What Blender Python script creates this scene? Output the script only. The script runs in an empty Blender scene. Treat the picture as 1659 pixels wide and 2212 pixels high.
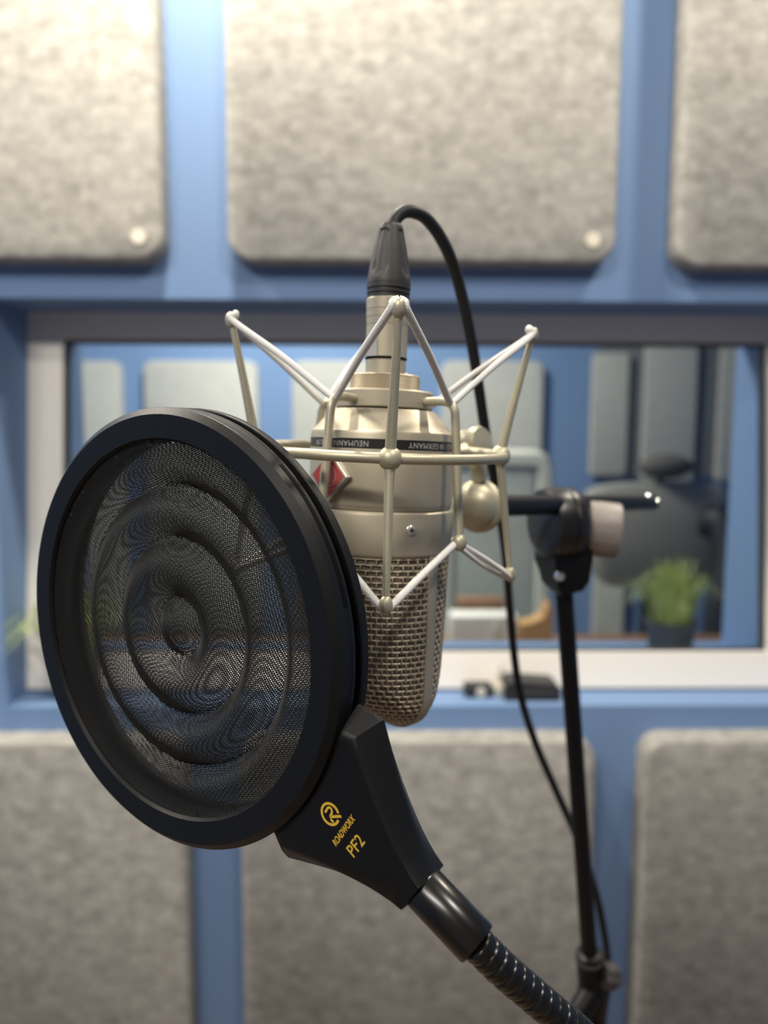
import bpy, bmesh, math, random
from mathutils import Vector, Matrix
random.seed(7)
PI = math.pi
sc = bpy.context.scene
COL = sc.collection

# ------------------------------------------------------------------ camera
EYE = Vector((0, 0, 1.35))
TH, PSI, RHO = 0.1094, 0.0165, 0.0034          # pitch down, turn right, roll
F_PX, CX, CY = 1662.0, 829.5, 1106.0
_fw = Vector((math.sin(PSI)*math.cos(TH), math.cos(PSI)*math.cos(TH), -math.sin(TH)))
_rt0 = Vector((math.cos(PSI), -math.sin(PSI), 0))
_dn0 = _fw.cross(_rt0)
RT = _rt0*math.cos(RHO) - _dn0*math.sin(RHO)
DN = _rt0*math.sin(RHO) + _dn0*math.cos(RHO)
FW = _fw
def CW(x, y, z):
    """camera axes (right, down, forward) in metres -> world point"""
    return EYE + RT*x + DN*y + FW*z
def CD(x, y, z):
    return RT*x + DN*y + FW*z
def at(px, py, d):
    return CW((px-CX)/F_PX*d, (py-CY)/F_PX*d, d)
def on_y(px, py, Y):
    """world point of a sight line at world depth Y"""
    v = RT*((px-CX)/F_PX) + DN*((py-CY)/F_PX) + FW
    return EYE + v*(Y/v.y)

cam_d = bpy.data.cameras.new('camera'); cam = bpy.data.objects.new('camera', cam_d); COL.objects.link(cam)
cam_d.sensor_fit = 'HORIZONTAL'; cam_d.sensor_width = 36.0
cam_d.lens = 36.0*F_PX/1659.0
cam_d.clip_start = 0.01
cam.matrix_world = Matrix((
    (RT.x, -DN.x, -FW.x, EYE.x), (RT.y, -DN.y, -FW.y, EYE.y), (RT.z, -DN.z, -FW.z, EYE.z), (0, 0, 0, 1)))
cam_d.dof.use_dof = True
cam_d.dof.focus_distance = 0.253
cam_d.dof.aperture_fstop = 9.4
sc.camera = cam

# ------------------------------------------------------------------ world, lamps, exposure
w = bpy.data.worlds.new('world'); sc.world = w; w.use_nodes = True
w.node_tree.nodes['Background'].inputs[0].default_value = (0.75, 0.85, 1.0, 1)
w.node_tree.nodes['Background'].inputs[1].default_value = 0.0
sc.view_settings.view_transform = 'Standard'; sc.view_settings.look = 'None'
sc.view_settings.gamma = 1.0; sc.view_settings.use_curve_mapping = False
sc.view_settings.exposure = 0.0
sc.cycles.use_denoising = True
sc.cycles.max_bounces = 8; sc.cycles.transparent_max_bounces = 12
sc.cycles.caustics_reflective = False; sc.cycles.caustics_refractive = False
sc.cycles.sample_clamp_indirect = 4.0

WARM = (1.0, 0.90, 0.74)
def lamp(name, loc, target, power, size, color=WARM, spread=PI):
    d = bpy.data.lights.new(name, 'AREA'); d.shape = 'DISK'; d.size = size
    d.energy = power; d.color = color; d.spread = spread
    o = bpy.data.objects.new(name, d); COL.objects.link(o); o.location = loc
    v = Vector(target)-Vector(loc)
    o.rotation_euler = v.to_track_quat('-Z', 'Y').to_euler()
    return o
CEIL = 2.45
# three ceiling downlights near the window wall, one further back behind the camera, a cool lamp in the room beyond
lamp('downlight_left', (-1.08, 0.93, CEIL-0.03), (-1.05, 1.02, 0), 28, 0.09)
lamp('downlight_centre', (-0.2, 0.94, CEIL-0.03), (-0.2, 1.0, 0), 19, 0.09)
lamp('downlight_right', (0.75, 0.94, CEIL-0.03), (0.75, 1.0, 0), 11, 0.09)
rl = lamp('ceiling_lamp_rear_left', (-0.7, -0.86, 2.42), (-0.2, 1.2, 0.9), 29, 0.16, (1.0, 0.94, 0.85))
rl.data.shape = 'RECTANGLE'; rl.data.size = 0.8; rl.data.size_y = 0.15
lamp('fill_lamp_rear_right', (0.5, -0.15, 2.42), (0, 1.1, 0.9), 11, 0.16, (1.0, 0.94, 0.85))  # added fill, placed to soften the cage ring's shadow on the microphone
lamp('far_room_lamp', (-0.35, 2.35, CEIL-0.03), (-0.3, 2.6, 0), 60, 0.5, (1.0, 0.95, 0.86))

# ------------------------------------------------------------------ materials
def mat(name, color, rough=0.5, metal=0.0, spec=0.5):
    m = bpy.data.materials.new(name); m.use_nodes = True
    b = m.node_tree.nodes['Principled BSDF']
    b.inputs['Base Color'].default_value = (*color, 1); b.inputs['Roughness'].default_value = rough
    b.inputs['Metallic'].default_value = metal; b.inputs['Specular IOR Level'].default_value = spec
    return m
def nodes(m): return m.node_tree.nodes, m.node_tree.links, m.node_tree.nodes['Principled BSDF']
def coords(m, scale=(1, 1, 1)):
    N, L, b = nodes(m)
    t = N.new('ShaderNodeTexCoord'); mp = N.new('ShaderNodeMapping'); mp.inputs['Scale'].default_value = scale
    L.new(t.outputs['Object'], mp.inputs['Vector']); return mp.outputs['Vector']
def noise(m, vec, scale, detail=4, rough=0.6, dist=0.0):
    N, L, b = nodes(m); n = N.new('ShaderNodeTexNoise')
    n.inputs['Scale'].default_value = scale; n.inputs['Detail'].default_value = detail
    n.inputs['Roughness'].default_value = rough; n.inputs['Distortion'].default_value = dist
    L.new(vec, n.inputs['Vector']); return n.outputs['Fac']
def ramp(m, fac, stops):
    N, L, b = nodes(m); r = N.new('ShaderNodeValToRGB'); e = r.color_ramp.elements
    e[0].position, e[0].color = stops[0][0], (*stops[0][1], 1)
    e[1].position, e[1].color = stops[-1][0], (*stops[-1][1], 1)
    for p, c in stops[1:-1]:
        k = e.new(p); k.color = (*c, 1)
    L.new(fac, r.inputs['Fac']); return r.outputs['Color']
def bump(m, fac, strength, dist):
    N, L, b = nodes(m); n = N.new('ShaderNodeBump'); n.inputs['Strength'].default_value = strength
    n.inputs['Distance'].default_value = dist; L.new(fac, n.inputs['Height']); L.new(n.outputs['Normal'], b.inputs['Normal'])
def mixf(m, a, b_, f):
    N, L, b = nodes(m); n = N.new('ShaderNodeMix'); n.data_type = 'FLOAT'; n.inputs[0].default_value = f
    L.new(a, n.inputs[2]); L.new(b_, n.inputs[3]); return n.outputs[0]

def felt(name, tint, lo, hi):
    m = mat(name, (0.4, 0.4, 0.4), 0.95, 0, 0.1); N, L, b = nodes(m)
    v = coords(m, (0.8, 1, 1.1))
    big = noise(m, v, 55, 5, 0.62, 0.0); small = noise(m, coords(m), 420, 2, 0.6)
    f = mixf(m, big, small, 0.3)
    c = ramp(m, f, [(0.34, tuple(lo*t for t in tint)), (0.5, tuple((lo*0.5+hi*0.5)*t for t in tint)), (0.66, tuple(hi*t for t in tint))])
    L.new(c, b.inputs['Base Color']); bump(m, f, 0.35, 0.004); return m
M = {}
M['felt'] = felt('grey_felt', (1.0, 0.975, 0.91), 0.225, 0.425)
M['far_felt'] = felt('far_grey_felt', (1.0, 0.99, 0.93), 0.42, 0.52)
m = M['blue'] = mat('blue_paint', (0.165, 0.265, 0.465), 0.6, 0, 0.3); bump(m, noise(m, coords(m), 300, 2), 0.12, 0.001)
m = M['white'] = mat('white_lacquer', (0.88, 0.84, 0.78), 0.45, 0, 0.4); bump(m, noise(m, coords(m), 40, 2), 0.03, 0.001)
M['seal'] = mat('dark_rubber_seal', (0.03, 0.035, 0.04), 0.6)
m = M['wood_floor'] = mat('brown_floor', (0.2, 0.13, 0.08), 0.5)
N_, L_, b_ = nodes(m); L_.new(ramp(m, noise(m, coords(m, (2, 14, 1)), 6, 5), [(0.3, (0.13, 0.08, 0.05)), (0.7, (0.26, 0.17, 0.1))]), b_.inputs['Base Color'])
m = M['ceiling'] = mat('grey_ceiling', (0.44, 0.44, 0.44), 0.9); bump(m, noise(m, coords(m), 80, 3), 0.1, 0.002)

def metal(name, col, rough, grain):
    m = mat(name, col, rough, 0.5, 0.5); N, L, b = nodes(m)
    n = noise(m, coords(m), 2600, 2, 0.5)
    L.new(ramp(m, n, [(0.3, tuple(c*(1-grain) for c in col)), (0.7, tuple(min(1, c*(1+grain)) for c in col))]), b.inputs['Base Color'])
    bump(m, n, 0.1, 0.0002); return m
M['nickel'] = metal('satin_nickel', (0.475, 0.42, 0.315), 0.44, 0.04)
M['cage'] = metal('powder_coated_champagne', (0.49, 0.45, 0.325), 0.46, 0.15)
M['wire'] = metal('nickel_wire', (0.58, 0.50, 0.38), 0.42, 0.06)
M['screw'] = metal('steel_screw', (0.6, 0.56, 0.5), 0.25, 0.03)
m = M['inner_gauze'] = mat('dark_fine_gauze', (0.30, 0.25, 0.17), 0.7, 0.2); bump(m, noise(m, coords(m), 1500, 2), 0.6, 0.001)
m = M['knurl'] = mat('knurled_nickel', (0.50, 0.42, 0.30), 0.45, 0.5)
m = M['elastic'] = mat('white_elastic_cord', (0.80, 0.78, 0.74), 0.85, 0, 0.2)
N_, L_, b_ = nodes(m); bump(m, noise(m, coords(m), 1800, 2), 0.5, 0.0006)
m = M['black_plastic'] = mat('matte_black_plastic', (0.006, 0.0062, 0.0065), 0.42, 0, 0.24); bump(m, noise(m, coords(m), 2200, 2), 0.12, 0.0003)
m = M['rim_black'] = mat('moulded_black_rim', (0.006, 0.0062, 0.0065), 0.45, 0, 0.22); bump(m, noise(m, coords(m), 2500, 2), 0.18, 0.0003)
M['slot'] = mat('deep_black_slot', (0.002, 0.002, 0.002), 0.8, 0, 0.1)
M['boot'] = mat('charcoal_boot', (0.03, 0.028, 0.026), 0.5)
M['cable'] = mat('black_cable_jacket', (0.012, 0.012, 0.013), 0.55, 0, 0.35)
M['black_metal'] = mat('black_painted_tube', (0.006, 0.0065, 0.0075), 0.42, 0, 0.25)
M['clutch'] = mat('clutch_black_plastic', (0.010, 0.009, 0.0085), 0.33, 0, 0.6)
M['gloss_black'] = mat('semi_gloss_black_metal', (0.006, 0.0055, 0.005), 0.27, 0.0, 0.5)
M['thread'] = mat('black_nylon_thread', (0.014, 0.0135, 0.013), 0.45, 0, 0.5)
M['gold'] = mat('gold_print', (0.72, 0.45, 0.045), 0.45, 0.0, 0.4)
M['red'] = mat('red_enamel', (0.42, 0.075, 0.065), 0.3)
M['badge_silver'] = mat('badge_silver_edge', (0.72, 0.68, 0.6), 0.3, 0.6)
M['badge_print'] = mat('badge_pale_print', (0.62, 0.24, 0.22), 0.4)
M['band'] = mat('black_label_band', (0.012, 0.012, 0.013), 0.4)
M['band_print'] = mat('white_band_print', (0.42, 0.41, 0.39), 0.5)
M['grey_knob'] = mat('grey_nylon_knob', (0.22, 0.19, 0.172), 0.45)
M['dark_knob'] = mat('dark_grey_knob', (0.055, 0.05, 0.046), 0.5)
M['chrome'] = mat('chrome', (0.85, 0.85, 0.85), 0.1, 1.0)
M['pin'] = mat('cream_pin_cap', (0.62, 0.57, 0.48), 0.35)
M['pot_grey'] = mat('dark_grey_pot', (0.075, 0.08, 0.085), 0.6)
M['soil'] = mat('dark_soil', (0.03, 0.022, 0.015), 0.9)
m = M['grass'] = mat('green_grass_blade', (0.22, 0.36, 0.05), 0.5)
N_, L_, b_ = nodes(m); L_.new(ramp(m, noise(m, coords(m), 30, 2), [(0.35, (0.22, 0.30, 0.06)), (0.65, (0.50, 0.56, 0.19))]), b_.inputs['Base Color'])
M['device'] = mat('black_device_plastic', (0.018, 0.019, 0.022), 0.5)
M['cream'] = mat('cream_card', (0.6, 0.56, 0.48), 0.6)
M['pale_grey'] = mat('pale_grey_shell', (0.56, 0.56, 0.50), 0.6)
M['pale_cushion'] = mat('grey_green_cushion', (0.40, 0.42, 0.39), 0.9)
M['chair_grey'] = mat('mid_grey_chair_fabric', (0.25, 0.245, 0.225), 0.9)
M['chair_dark'] = mat('dark_chair_plastic', (0.012, 0.015, 0.022), 0.6)
M['headrest'] = mat('charcoal_headrest', (0.09, 0.088, 0.085), 0.85)
M['backing'] = mat('slate_backing_board', (0.16, 0.17, 0.19), 0.8)
m = M['desk'] = mat('brown_desk_wood', (0.22, 0.11, 0.06), 0.45)
N_, L_, b_ = nodes(m); L_.new(ramp(m, noise(m, coords(m, (3, 30, 3)), 5, 4), [(0.3, (0.16, 0.08, 0.04)), (0.7, (0.29, 0.15, 0.08))]), b_.inputs['Base Color'])
M['paper'] = mat('white_paper', (0.72, 0.71, 0.66), 0.8)
M['tan'] = mat('tan_wood', (0.46, 0.27, 0.11), 0.6)
def glass_mat():
    m = bpy.data.materials.new('window_glass'); m.use_nodes = True; N = m.node_tree.nodes; L = m.node_tree.links; N.clear()
    o = N.new('ShaderNodeOutputMaterial'); mx = N.new('ShaderNodeMixShader'); t = N.new('ShaderNodeBsdfTransparent')
    t.inputs[0].default_value = (0.93, 0.955, 0.94, 1)
    g = N.new('ShaderNodeBsdfGlossy'); g.inputs['Roughness'].default_value = 0.0; fr = N.new('ShaderNodeFresnel'); fr.inputs[0].default_value = 1.45
    L.new(fr.outputs[0], mx.inputs[0]); L.new(t.outputs[0], mx.inputs[1]); L.new(g.outputs[0], mx.inputs[2]); L.new(mx.outputs[0], o.inputs[0])
    return m
M['glass'] = glass_mat()
# knurl relief: crossed diagonal waves
m = M['knurl']; N_, L_, b_ = nodes(m)

# ------------------------------------------------------------------ mesh helpers
class MB:
    def __init__(s): s.v, s.f = [], []
    def add(s, vs, fs):
        o = len(s.v); s.v += [tuple(p) for p in vs]; s.f += [tuple(i+o for i in f) for f in fs]; return s
    def tube(s, pts, rad, sides=12, caps=True, closed=False):
        pts = [Vector(p) for p in pts]; n = len(pts)
        rs = rad if isinstance(rad, (list, tuple)) else [rad]*n
        tans = []
        for i in range(n):
            a = pts[i-1] if (i > 0 or closed) else pts[i]; b = pts[(i+1) % n] if (i < n-1 or closed) else pts[i]
            tans.append((b-a).normalized())
        t0 = tans[0]; ref = Vector((0, 0, 1)) if abs(t0.z) < 0.9 else Vector((1, 0, 0))
        u = t0.cross(ref).normalized(); vs = []
        for i in range(n):
            t = tans[i]; u = (u - t*u.dot(t))
            u = u.normalized() if u.length > 1e-9 else t.orthogonal().normalized()
            q = t.cross(u)
            for k in range(sides):
                a = 2*PI*k/sides; vs.append(pts[i] + (u*math.cos(a)+q*math.sin(a))*rs[i])
        fs = []
        for i in range(n if closed else n-1):
            j = (i+1) % n
            for k in range(sides):
                l = (k+1) % sides; fs.append((i*sides+k, i*sides+l, j*sides+l, j*sides+k))
        if caps and not closed:
            fs.append(tuple(range(sides-1, -1, -1))); fs.append(tuple((n-1)*sides+k for k in range(sides)))
        return s.add(vs, fs)
    def lathe(s, prof, seg=48, a0=0.0, a1=2*PI, xf=None, closed_prof=False):
        full = abs(a1-a0-2*PI) < 1e-6; na = seg if full else seg+1; vs = []
        for i in range(na):
            a = a0+(a1-a0)*i/seg
            for r, z in prof:
                p = Vector((r*math.cos(a), r*math.sin(a), z)); vs.append(xf @ p if xf else p)
        n = len(prof); fs = []
        for i in range(seg):
            j = (i+1) % na
            for k in range(n if closed_prof else n-1):
                l = (k+1) % n; fs.append((i*n+k, j*n+k, j*n+l, i*n+l))
        if not closed_prof:
            for k in (0, n-1):
                if full and prof[k][0] > 1e-6:
                    ring = [i*n+k for i in range(na)]; fs.append(tuple(ring if k else ring[::-1]))
        elif not full:
            fs.append(tuple(range(n))); fs.append(tuple((na-1)*n+k for k in range(n-1, -1, -1)))
        return s.add(vs, fs)
    def box(s, lo, hi, xf=None, bev=0.0):
        bm = bmesh.new(); bmesh.ops.create_cube(bm, size=1)
        for v in bm.verts:
            v.co = Vector(((lo[i]+hi[i])/2+v.co[i]*(hi[i]-lo[i]) for i in range(3)))
        if bev: bmesh.ops.bevel(bm, geom=bm.edges[:], offset=bev, segments=2, affect='EDGES', profile=0.6)
        if xf: bm.transform(xf)
        bm.verts.index_update()
        s.add([v.co.copy() for v in bm.verts], [[v.index for v in f.verts] for f in bm.faces]); bm.free(); return s
    def ball(s, c, r, sx=1, sy=1, sz=1, seg=20, rings=12, xf=None):
        c = Vector(c); vs = [(0, 0, 1)]
        for i in range(1, rings):
            t = PI*i/rings
            for k in range(seg):
                a = 2*PI*k/seg; vs.append((math.sin(t)*math.cos(a), math.sin(t)*math.sin(a), math.cos(t)))
        vs.append((0, 0, -1)); fs = []
        for k in range(seg): fs.append((0, 1+k, 1+(k+1) % seg))
        for i in range(rings-2):
            for k in range(seg):
                a = 1+i*seg; l = (k+1) % seg; fs.append((a+k, a+seg+k, a+seg+l, a+l))
        b = 1+(rings-2)*seg; e = len(vs)-1
        for k in range(seg): fs.append((b+(k+1) % seg, b+k, e))
        out = []
        for p in vs:
            q = Vector((p[0]*r*sx, p[1]*r*sy, p[2]*r*sz)); q = xf @ q if xf else q; out.append(q+c)
        return s.add(out, fs)
    def prism(s, rings, cap0=True, cap1=True):
        """closed rings of equal length, joined one to the next"""
        n = len(rings[0]); vs = [p for r in rings for p in r]; fs = []
        for i in range(len(rings)-1):
            for k in range(n):
                l = (k+1) % n; fs.append((i*n+k, i*n+l, (i+1)*n+l, (i+1)*n+k))
        if cap0: fs.append(tuple(range(n-1, -1, -1)))
        if cap1: fs.append(tuple((len(rings)-1)*n+k for k in range(n)))
        return s.add(vs, fs)
    def build(s, name, mt, parent=None, smooth=40, label=None, recalc=True):
        me = bpy.data.meshes.new(name); me.from_pydata(s.v, [], s.f); me.update()
        if recalc and len(s.f) < 30000:
            bm = bmesh.new(); bm.from_mesh(me); bmesh.ops.recalc_face_normals(bm, faces=bm.faces); bm.to_mesh(me); bm.free()
        me.materials.append(mt)
        if smooth is not None:
            me.polygons.foreach_set('use_smooth', [True]*len(me.polygons))
            if smooth < 180: me.set_sharp_from_angle(angle=math.radians(smooth))
        o = bpy.data.objects.new(name, me); COL.objects.link(o)
        if parent: o.parent = parent
        if label: o['label'] = label
        return o
def tag(o, label=None, cat=None, group=None, kind=None):
    if label: o['label'] = label
    if cat: o['category'] = cat
    if group: o['group'] = group
    if kind: o['kind'] = kind
    return o
def empty(name, mw, label, cat, group=None):
    o = bpy.data.objects.new(name, None); COL.objects.link(o); o.empty_display_size = 0.02
    o.matrix_world = mw if isinstance(mw, Matrix) else Matrix.Translation(mw)
    return tag(o, label, cat, group)
def basis(o, x, y, z):
    return Matrix(((x.x, y.x, z.x, o.x), (x.y, y.y, z.y, o.y), (x.z, y.z, z.z, o.z), (0, 0, 0, 1)))
def zto(p, d, up=Vector((0, 0, 1))):
    """matrix at p whose z axis points along d"""
    d = Vector(d).normalized(); up = up if abs(d.dot(up)) < 0.95 else Vector((1, 0, 0))
    x = up.cross(d).normalized(); y = d.cross(x); return basis(Vector(p), x, y, d)
def catmull(pts, n=8):
    pts = [Vector(p) for p in pts]; P = [pts[0]*2-pts[1]]+pts+[pts[-1]*2-pts[-2]]; out = []
    for i in range(1, len(P)-2):
        a, b, c, d = P[i-1:i+3]
        for k in range(n):
            t = k/n; out.append(0.5*((2*b)+(c-a)*t+(2*a-5*b+4*c-d)*t*t+(3*b-a-3*c+d)*t**3))
    out.append(pts[-1]); return out
def text_mesh(body, size, extrude=0.0001, shear=0.0, spacing=1.0, xscale=1.0, bold=0.0):
    cu = bpy.data.curves.new('lettering', 'FONT'); cu.body = body; cu.size = size; cu.extrude = extrude
    cu.shear = shear; cu.space_character = spacing; cu.align_x = 'CENTER'; cu.align_y = 'CENTER'; cu.offset = bold
    cu.resolution_u = 4
    o = bpy.data.objects.new('lettering', cu); COL.objects.link(o)
    bpy.context.view_layer.update()
    me = bpy.data.meshes.new_from_object(o.evaluated_get(bpy.context.evaluated_depsgraph_get()))
    vs = [Vector((v.co.x*xscale, v.co.y, v.co.z)) for v in me.vertices]; fs = [tuple(p.vertices) for p in me.polygons]
    bpy.data.objects.remove(o); bpy.data.curves.remove(cu); bpy.data.meshes.remove(me)
    return vs, fs

# ------------------------------------------------------------------ the rooms
EZ = EYE.z
YW, YP, YB = 1.2169, 1.17, 1.60               # wall face, panel faces, far side of the wall
OL, OR, OB, OT = -0.590, 0.752, EZ-0.4535, EZ+0.1955
XL, XR, YBACK, YFAR = -1.75, 1.85, -1.7, 3.40
def struct(name, mb, mt, smooth=None):
    return tag(mb.build(name, mt, None, smooth), kind='structure')
wall = MB()
wall.box((XL, YW, 0), (OL, YB, CEIL)).box((OR, YW, 0), (XR, YB, CEIL)).box((OL, YW, 0), (OR, YB, OB)).box((OL, YW, OT), (OR, YB, CEIL))
struct('wall_front', wall, M['blue'])
struct('wall_left', MB().box((XL-0.1, YBACK, 0), (XL, YFAR, CEIL)), M['blue'])
struct('wall_right', MB().box((XR, YBACK, 0), (XR+0.1, YFAR, CEIL)), M['blue'])
struct('wall_back', MB().box((XL-0.1, YBACK-0.1, 0), (XR+0.1, YBACK, CEIL)), M['ceiling'])
struct('wall_far', MB().box((XL-0.1, YFAR, 0), (XR+0.1, YFAR+0.1, CEIL)), M['blue'])
struct('floor', MB().box((XL-0.1, YBACK-0.1, -0.1), (XR+0.1, YFAR+0.1, 0)), M['wood_floor'])
struct('ceiling', MB().box((XL-0.1, YBACK-0.1, CEIL), (XR+0.1, YFAR+0.1, CEIL+0.1)), M['ceiling'])

# window: white frame leaning out at the bottom, pane of glass
FB, FT = Vector((0, 1.327, EZ-0.4521)), Vector((0, 1.400, EZ+0.1966))
wv = (FT-FB).normalized(); wn = Vector((1, 0, 0)).cross(wv)         # wn points away from the camera
hgt = (FT-FB).length
win = bpy.data.objects.new('window_1', None); COL.objects.link(win); win.matrix_world = basis(FB, Vector((1, 0, 0)), wn, wv)
tag(win, kind='structure')
PL, PR = -0.5302, 0.6918; PB, PT = 0.0615, hgt-0.0515
fr = MB()
def frame_ring(x0, x1, z0, z1, y): return [(x0, y, z0), (x1, y, z0), (x1, y, z1), (x0, y, z1)]
D_ = 0.04
fr.prism([frame_ring(OL, OR, 0, hgt, D_), frame_ring(OL, OR, 0, hgt, 0), frame_ring(PL-0.012, PR+0.012, PB-0.012, PT+0.012, 0),
          frame_ring(PL-0.009, PR+0.009, PB-0.009, PT+0.009, 0.004), frame_ring(PL, PR, PB, PT, 0.006), frame_ring(PL, PR, PB, PT, D_), frame_ring(OL, OR, 0, hgt, D_)], False, False)
fr.build('window_frame', M['white'], win, None)
sl = MB(); g = 0.004
sl.prism([frame_ring(PL, PR, PB, PT, 0.012), frame_ring(PL+g, PR-g, PB+g, PT-g, 0.012), frame_ring(PL+g, PR-g, PB+g, PT-g, 0.029), frame_ring(PL, PR, PB, PT, 0.029), frame_ring(PL, PR, PB, PT, 0.012)], False, False)
sl.build('rubber_seal', M['seal'], win, None)
MB().box((PL+0.001, 0.020, PB+0.001), (PR-0.001, 0.026, PT-0.001)).build('glass_pane', M['glass'], win, None)

# ------------------------------------------------------------------ felt panels
def rr_outline(x0, x1, z0, z1, r, n=7):
    out = []
    for cx, cz, a in ((x1-r, z0+r, -PI/2), (x1-r, z1-r, 0), (x0+r, z1-r, PI/2), (x0+r, z0+r, PI)):
        for k in range(n+1):
            t = a+PI/2*k/n; out.append((cx+r*math.cos(t), cz+r*math.sin(t)))
    return out
def panel(name, x0, x1, z0, z1, yf, yb, mt, label, group, r=0.036, bev=0.005, pin=False):
    """rounded felt board; origin at the middle of its back"""
    yb -= 0.0006; c = Vector(((x0+x1)/2, yb, (z0+z1)/2)); hx, hz = (x1-x0)/2, (z1-z0)/2; d = yb-yf
    mb = MB(); rings = []
    for y, ins in ((0, 0), (-d+bev, 0), (-d+bev*0.3, bev*0.3), (-d, bev)):
        rings.append([(x, y, z) for x, z in rr_outline(-hx+ins, hx-ins, -hz+ins, hz-ins, max(r-ins, 0.002))])
    mb.prism(rings)
    o = empty(name, c, label, 'acoustic panel', group)
    mb.build('felt_board', mt, o, 50)
    if pin:
        px, pz = hx-0.034, -hz+0.032
        k = MB().lathe([(0.0, -0.0045), (0.005, -0.004), (0.0085, -0.0024), (0.0105, 0), (0.0105, 0.002)][::-1], 28, xf=Matrix.Translation((px, -d, pz)) @ Matrix.Rotation(-PI/2, 4, 'X') @ Matrix.Scale(-1, 4, (0, 0, 1)))
        k.build('pin_cap', M['pin'], o, 60, 'round cream fixing cap')
    return o
GA, GB = 'grey felt panels above the window', 'grey felt panels below the window'
W_ = 0.573; ub = EZ+0.2447; lt = EZ-0.4941
panel('felt_panel', -0.3076-W_, -0.3076, ub, ub+W_, YP, YW, M['felt'], 'pale grey felt wall panel above the window on the left, brightest lit', GA, pin=True)
panel('felt_panel', -0.2116, 0.3613, ub, ub+W_, YP, YW, M['felt'], 'grey felt wall panel above the window directly over the microphone', GA, pin=True)
panel('felt_panel', 0.4542, 0.4542+W_, ub-0.004, ub+W_, YP, YW, M['felt'], 'grey felt wall panel above the window at the right edge', GA)
panel('felt_panel', -0.2957-W_, -0.2957, lt-W_, lt, YP, YW, M['felt'], 'grey felt wall panel below the window behind the round pop filter', GB)
panel('felt_panel', -0.2073, 0.3601, lt-W_, lt, YP, YW, M['felt'], 'grey felt wall panel below the window behind the gooseneck', GB)
panel('felt_panel', 0.4385, 0.4385+W_, lt-W_, lt, YP, YW, M['felt'], 'grey felt wall panel below the window at the right, past the stand pole', GB)

# ------------------------------------------------------------------ the room beyond the glass
def px_rect(x0, x1, y0, y1, Y):
    a, b = on_y(x0, y1, Y), on_y(x1, y0, Y); return a.x, b.x, a.z, b.z
GF = 'felt panels on the far wall beyond the glass'
for (x0, x1, lab) in ((20, 258, 'grey felt panel on the far wall, first from the left behind the glass'), (326, 556, 'grey felt panel on the far wall behind the glass, second from the left'),
                      (636, 868, 'grey felt panel on the far wall behind the microphone shoulder'), (948, 1176, 'grey felt panel on the far wall behind the cable and pale chair')):
    a, b, c, d = px_rect(x0, x1, 780, 1365, YFAR-0.045)
    panel('far_felt_panel', a, b, c, d, YFAR-0.045, YFAR, M['far_felt'], lab, GF, r=0.04)
a, b, c, d = px_rect(1268, 1600, 640, 1040, YFAR-0.02)
tag(MB().box((a+0.03, YFAR-0.02, c+0.02), (b+0.4, YFAR-0.0006, d), bev=0.004).build('backing_board', M['backing']), 'slate board behind the narrow felt panels on the far wall', 'board')
for (x0, x1, y0, y1, lab) in ((1274, 1363, 763, 1028, 'narrow grey felt panel on the far wall, left of three behind the clutch knob'), (1386, 1512, 740, 1040, 'narrow grey felt panel on the far wall above the dark headrest'),
                          (1547, 1640, 740, 1040, 'narrow grey felt panel on the far wall at the right end of the glass')):
    a, b, c, d = px_rect(x0, x1, y0, y1, YFAR-0.05)
    panel('narrow_felt_panel', a, b, c, d, YFAR-0.05, YFAR-0.02, M['far_felt'], lab, 'narrow felt panels on the far wall', r=0.02)
a, b, c, d = px_rect(1278, 1352, 1235, 1500, YFAR-0.045)
panel('low_felt_panel', a, b, c, d, YFAR-0.045, YFAR, M['far_felt'], 'low pale felt panel on the far wall below the dark chair arm', GF, r=0.02)

# desk
DZ = EZ-0.624
desk = empty('desk', Vector((0.1, 1.99, 0)), 'brown wooden desk beyond the window glass', 'desk')
MB().box((-1.1, -0.29, DZ-0.03), (1.1, 0.29, DZ), bev=0.004).build('desktop', M['desk'], desk, 30)
for sx in (-1.02, 1.02):
    for sy in (-0.24, 0.24): MB().box((sx-0.03, sy-0.03, 0), (sx+0.03, sy+0.03, DZ-0.03), bev=0.004).build('leg', M['desk'], desk, 30)
pa, pb, pt_ = on_y(975, 1345, 2.12), on_y(1117, 1345, 2.12), on_y(1050, 1332, 2.12).z
pp = empty('white_box', Vector(((pa.x+pb.x)/2, 2.15, DZ)), 'low white box with a folded sheet on the desk beyond the glass', 'box')
hw = (pb.x-pa.x)/2; bh = pt_-DZ
MB().box((-hw, -0.03, 0), (hw, 0.05, bh), bev=0.003).build('box_body', M['paper'], pp, 30)
MB().prism([[(hw*0.10, y, 0), (hw*0.62, y, 0), (hw*0.40, y, bh*0.93)] for y in (-0.040, -0.0305)]).build('folded_sheet', M['cream'], pp, None)
ta, tb_, tt_ = on_y(1122, 1345, 2.10), on_y(1192, 1345, 2.10), on_y(1180, 1300, 2.10).z
hw = (tb_.x-ta.x)/2; th_ = tt_-DZ
tb = tag(MB().prism([[(-hw, y, 0), (hw, y, 0), (hw, y, th_*0.92), (hw*0.75, y, th_), (hw*0.45, y, th_*0.7), (-hw*0.2, y, th_*0.6), (-hw, y, th_*0.55)] for y in (-0.03, 0.03)]).build('wooden_holder', M['tan'], None, 30), 'tan wooden holder standing on the desk left of the stand pole', 'holder')
tb.location = ((ta.x+tb_.x)/2, 2.12, DZ)
ra, rb2, rt_ = on_y(985, 1345, 2.24), on_y(1085, 1345, 2.24), on_y(1050, 1290, 2.24).z
hw = (rb2.x-ra.x)/2
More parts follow.
